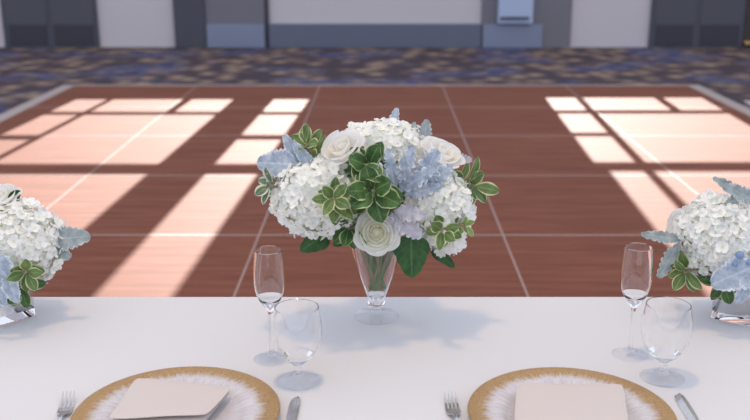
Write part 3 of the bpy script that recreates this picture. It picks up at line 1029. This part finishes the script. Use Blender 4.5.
def dusty(label, pts, W, mt, vase, group, bend=0.15, wave=0.10, up=CAMV, seed=1, lobes=6.5, cut=0.42):
    """pts: list of (foot, tip) in the cluster"""
    t = thing('dusty_miller', label, 'dusty miller', pts[0][0], group)
    for k, (p0, p1) in enumerate(pts):
        m = MB()
        d = Vector(p1) - Vector(p0)
        wk = W[k] if isinstance(W, (list, tuple)) else W
        leaf(m, Vector(p0), d, up if not isinstance(up, list) else up[k], d.length, wk, 'lobed', bend, 0.12, wave, (seed + k) * 0.37, lobes, cut)
        m.build('leaf', mt, t)
    add_stem(t, Vector(pts[0][0]), vase, 0.002, STEM)
    return t
GD = 'dusty miller leaves in the centre bouquet'
UPF = Vector((0.1, -0.7, 0.7))
dusty('broad pale blue dusty miller leaf sticking out at the left of the centre bouquet', [(P(303, 165, -0.05), P(256, 162, -0.06)), (P(304, 172, -0.045), P(284, 135, -0.05)), (P(318, 176, -0.05), P(293, 142, -0.055))], [0.060, 0.028, 0.026], DUSTY, 'tall', GD, seed=1, lobes=10, cut=0.22, wave=0.06)
dusty('large cluster of blue grey dusty miller leaves at the middle of the centre bouquet', [(P(398, 192, -0.085), P(434, 168, -0.125)), (P(396, 194, -0.09), P(388, 150, -0.105)), (P(400, 196, -0.09), P(412, 146, -0.10)), (P(390, 200, -0.10), P(380, 166, -0.125)), (P(402, 196, -0.085), P(440, 186, -0.10)), (P(406, 190, -0.08), P(404, 160, -0.13))], [0.034, 0.030, 0.034, 0.022, 0.030, 0.026], DUSTY, 'tall', GD, seed=2, lobes=9, cut=0.58, wave=0.16)
dusty('fan shaped pale blue dusty miller leaf below the upper right rose', [(P(420, 188, -0.08), P(436, 150, -0.095)), (P(422, 188, -0.08), P(452, 166, -0.085))], [0.052, 0.042], DUSTY, 'tall', GD, seed=3, lobes=8, cut=0.55)
dusty('pale lilac dusty miller leaf between the open rose and the right hydrangea', [(P(392, 212, -0.10), P(422, 238, -0.12)), (P(392, 210, -0.10), P(424, 216, -0.125)), (P(391, 211, -0.10), P(398, 240, -0.12))], [0.044, 0.034, 0.034], DUSTYP, 'tall', GD, seed=4)
dusty('narrow dusty miller leaf standing up behind the top hydrangea', [(P(388, 140, 0.03), P(397, 108, 0.03))], 0.024, DUSTY, 'tall', GD, seed=5, wave=0.05)
dusty('grey green dusty miller leaf standing behind the upper right rose', [(P(423, 150, 0.02), P(427, 120, 0.015)), (P(416, 148, 0.02), P(414, 122, 0.02))], [0.030, 0.018], DUSTYG, 'tall', GD, seed=6, wave=0.04)
dusty('small grey dusty miller leaf pointing right beside the upper right rose', [(P(448, 157, 0.0), P(473, 160, 0.0))], 0.022, DUSTYP, 'tall', GD, seed=7, wave=0.04)

GP = 'variegated sprigs in the centre bouquet'
SP = ('variegated_sprig',)
sprig('variegated_sprig', 'lime green variegated sprig at the upper left edge of the centre bouquet', 'variegated sprig', P(311, 152, -0.01), (-0.35, -0.6, 0.7), 18, 0.034, 0.021, PITTOM, 'tall', 11, group=GP, length=0.07)
sprig('variegated_sprig', 'sage variegated sprig left of the large lower left hydrangea', 'variegated sprig', P(276, 184, -0.05), (-0.6, -0.75, 0.15), 11, 0.030, 0.017, PITTOG, 'tall', 12, group=GP)
sprig('variegated_sprig', 'yellow green variegated sprig lying over the lower left hydrangea', 'variegated sprig', P(334, 200, -0.125), (0.0, -0.85, 0.4), 13, 0.033, 0.018, PITTOM, 'tall', 13, group=GP)
sprig('variegated_sprig', 'dark green cream edged sprig at the heart of the centre bouquet above the open rose', 'variegated sprig', P(373, 192, -0.115), (0.0, -0.85, 0.45), 8, 0.048, 0.034, PITTO, 'tall', 14, group=GP, length=0.03, wave=0.05)
sprig('variegated_sprig', 'dark green cream edged sprig tucked under the top hydrangea', 'variegated sprig', P(368, 168, -0.075), (-0.1, -0.8, 0.5), 9, 0.042, 0.028, PITTO, 'tall', 15, group=GP, wave=0.05)
sprig('variegated_sprig', 'green cream edged sprig sticking out at the right edge of the centre bouquet', 'variegated sprig', P(466, 185, -0.02), (0.7, -0.6, 0.1), 12, 0.040, 0.021, PITTOM, 'tall', 16, group=GP)
sprig('variegated_sprig', 'variegated sprig lying over the lower part of the right hydrangea', 'variegated sprig', P(442, 228, -0.105), (0.0, -0.95, 0.1), 9, 0.028, 0.018, PITTOM, 'tall', 17, group=GP)
sprig('variegated_sprig', 'tiny lime budded sprig beside the sprig on the right hydrangea', 'variegated sprig', P(459, 224, -0.085), (0.5, -0.8, 0.1), 12, 0.016, 0.008, PITTOL, 'tall', 18, group=GP)
sprig('variegated_sprig', 'dark leafy sprig between the lower left hydrangea and the open rose', 'variegated sprig', P(350, 224, -0.075), (-0.1, -0.9, -0.1), 12, 0.036, 0.022, PITTO, 'tall', 19, group=GP)
sprig('variegated_sprig', 'dark green sprig deep between the middle dusty miller and the right hydrangea', 'variegated sprig', P(408, 206, -0.03), (0.05, -0.9, 0.1), 12, 0.040, 0.025, PITTO, 'tall', 20, group=GP)

GS = 'dark green leaves under the centre bouquet'
one_leaf('green_leaf', 'dark green leaf pointing down left below the lower left hydrangea', 'leaf', P(328, 233, -0.05), P(300, 251, -0.07), CAMV, 0.044, SALAL, 'tall', group=GS)
one_leaf('green_leaf', 'broad dark green leaf hanging beside the vase, right of the open rose', 'leaf', P(411, 234, -0.09), P(412, 279, -0.115), CAMV, 0.066, SALAL, 'tall', group=GS)
one_leaf('green_leaf', 'narrow dark green leaf pointing down right below the right hydrangea', 'leaf', P(432, 246, -0.04), P(455, 268, -0.06), CAMV, 0.026, SALAL, 'tall', group=GS)
one_leaf('green_leaf', 'green leaf hanging over the left of the vase rim', 'leaf', P(355, 230, -0.07), P(333, 246, -0.085), CAMV, 0.030, SALAL, 'tall', group=GS)

# ---- left arrangement
YL = cl_c.y
def PL(px, py, dy=0.0):
    return at_y(px, py, YL + dy)
hydrangea('large white hydrangea in the arrangement at the left edge of the photo', PL(12, 243, -0.01), 0.094, 0.080, 0.078, 'left', 21, nfl=430)
rose('cream rose above the hydrangea at the left edge of the photo', PL(2, 200, 0.0), (-0.1, -0.4, 0.9), 0.036, 'left', 22, CREAM, 13, 0.5)
one_leaf('green_leaf', 'small green leaf on top of the left edge arrangement', 'leaf', PL(8, 204, 0.01), PL(19, 191, 0.0), CAMV, 0.020, SALAL, 'left', 'ovate')
GL = 'dusty miller leaves in the left edge arrangement'
dusty('grey green dusty miller leaf pointing right from the left edge arrangement', [(PL(46, 240, -0.02), PL(88, 236, -0.03)), (PL(48, 246, -0.02), PL(70, 258, -0.03))], [0.052, 0.034], DUSTYG, 'left', GL, wave=0.05, seed=8, lobes=8, cut=0.25)
dusty('pale blue dusty miller leaves low in the left edge arrangement', [(PL(-12, 254, -0.11), PL(10, 282, -0.115)), (PL(-14, 262, -0.11), PL(2, 308, -0.115)), (PL(6, 272, -0.105), PL(16, 304, -0.12))], [0.060, 0.04, 0.034], DUSTY, 'left', GL, seed=9, lobes=10, cut=0.2, wave=0.06)
sprig('variegated_sprig', 'green variegated sprig under the hydrangea of the left edge arrangement', 'variegated sprig', PL(26, 270, -0.085), (0.3, -0.8, 0.1), 11, 0.028, 0.018, PITTOM, 'left', 23)
sprig('variegated_sprig', 'dark green variegated sprig above the glass of the left edge vase', 'variegated sprig', PL(20, 282, -0.05), (0.3, -0.8, -0.2), 10, 0.036, 0.022, PITTO, 'left', 25)

# ---- right arrangement
YR = cr_c.y
def PR(px, py, dy=0.0):
    return at_y(px, py, YR + dy)
hydrangea('large white hydrangea in the arrangement at the right edge of the photo', PR(720, 239, -0.02), 0.078, 0.074, 0.076, 'right', 31, nfl=390)
rose('creamy white rose at the left of the right edge arrangement, half behind its hydrangea', PR(687, 227, 0.015), (-0.7, -0.55, 0.4), 0.036, 'right', 32, CREAM, 13, 0.5)
GR = 'dusty miller leaves in the right edge arrangement'
dusty('grey blue dusty miller leaf reaching left toward the right champagne flute', [(PR(684, 240, -0.03), PR(643, 234, -0.04)), (PR(680, 240, -0.03), PR(660, 279, -0.05))], [0.026, 0.034], DUSTYG, 'right', GR, wave=0.08, seed=10)
dusty('grey dusty miller leaves reaching left across the top of the right edge arrangement', [(PR(758, 206, -0.02), PR(718, 178, -0.04)), (PR(762, 204, -0.05), PR(728, 186, -0.08)), (PR(742, 196, -0.03), PR(727, 204, -0.06))], [0.030, 0.034, 0.022], DUSTYG, 'right', GR, wave=0.08, seed=11)
dusty('large pale blue dusty miller leaf hanging over the right edge vase', [(PR(762, 262, -0.11), PR(712, 286, -0.115)), (PR(756, 268, -0.115), PR(738, 306, -0.12))], [0.070, 0.034], DUSTY, 'right', GR, seed=12, lobes=10, cut=0.2, wave=0.06)
sprig('variegated_sprig', 'green variegated sprig below the rose of the right edge arrangement', 'variegated sprig', PR(688, 268, -0.04), (-0.5, -0.7, -0.1), 13, 0.032, 0.017, PITTOM, 'right', 33)
sprig('variegated_sprig', 'dark green sprig over the rim of the right edge vase', 'variegated sprig', PR(722, 280, -0.05), (-0.1, -0.9, -0.2), 11, 0.036, 0.020, PITTO, 'right', 34)
bt = thing('berry_sprig', 'small blue grey berries beside the hydrangea at the right edge of the photo', 'berries', PR(741, 256, -0.105))
for k, (px, py, rr) in enumerate(((740, 255, 0.0075), (748, 262, 0.006), (735, 264, 0.005))):
    m = MB(); q = PR(px, py, -0.107)
    m.lathe([(rr * math.sin(math.pi * i / 10) if 0 < i < 10 else 0, -rr * math.cos(math.pi * i / 10)) for i in range(11)], 20, q)
    m.build('berry', BERRY, bt)
add_stem(bt, PR(741, 258, -0.10), 'right', 0.0014)
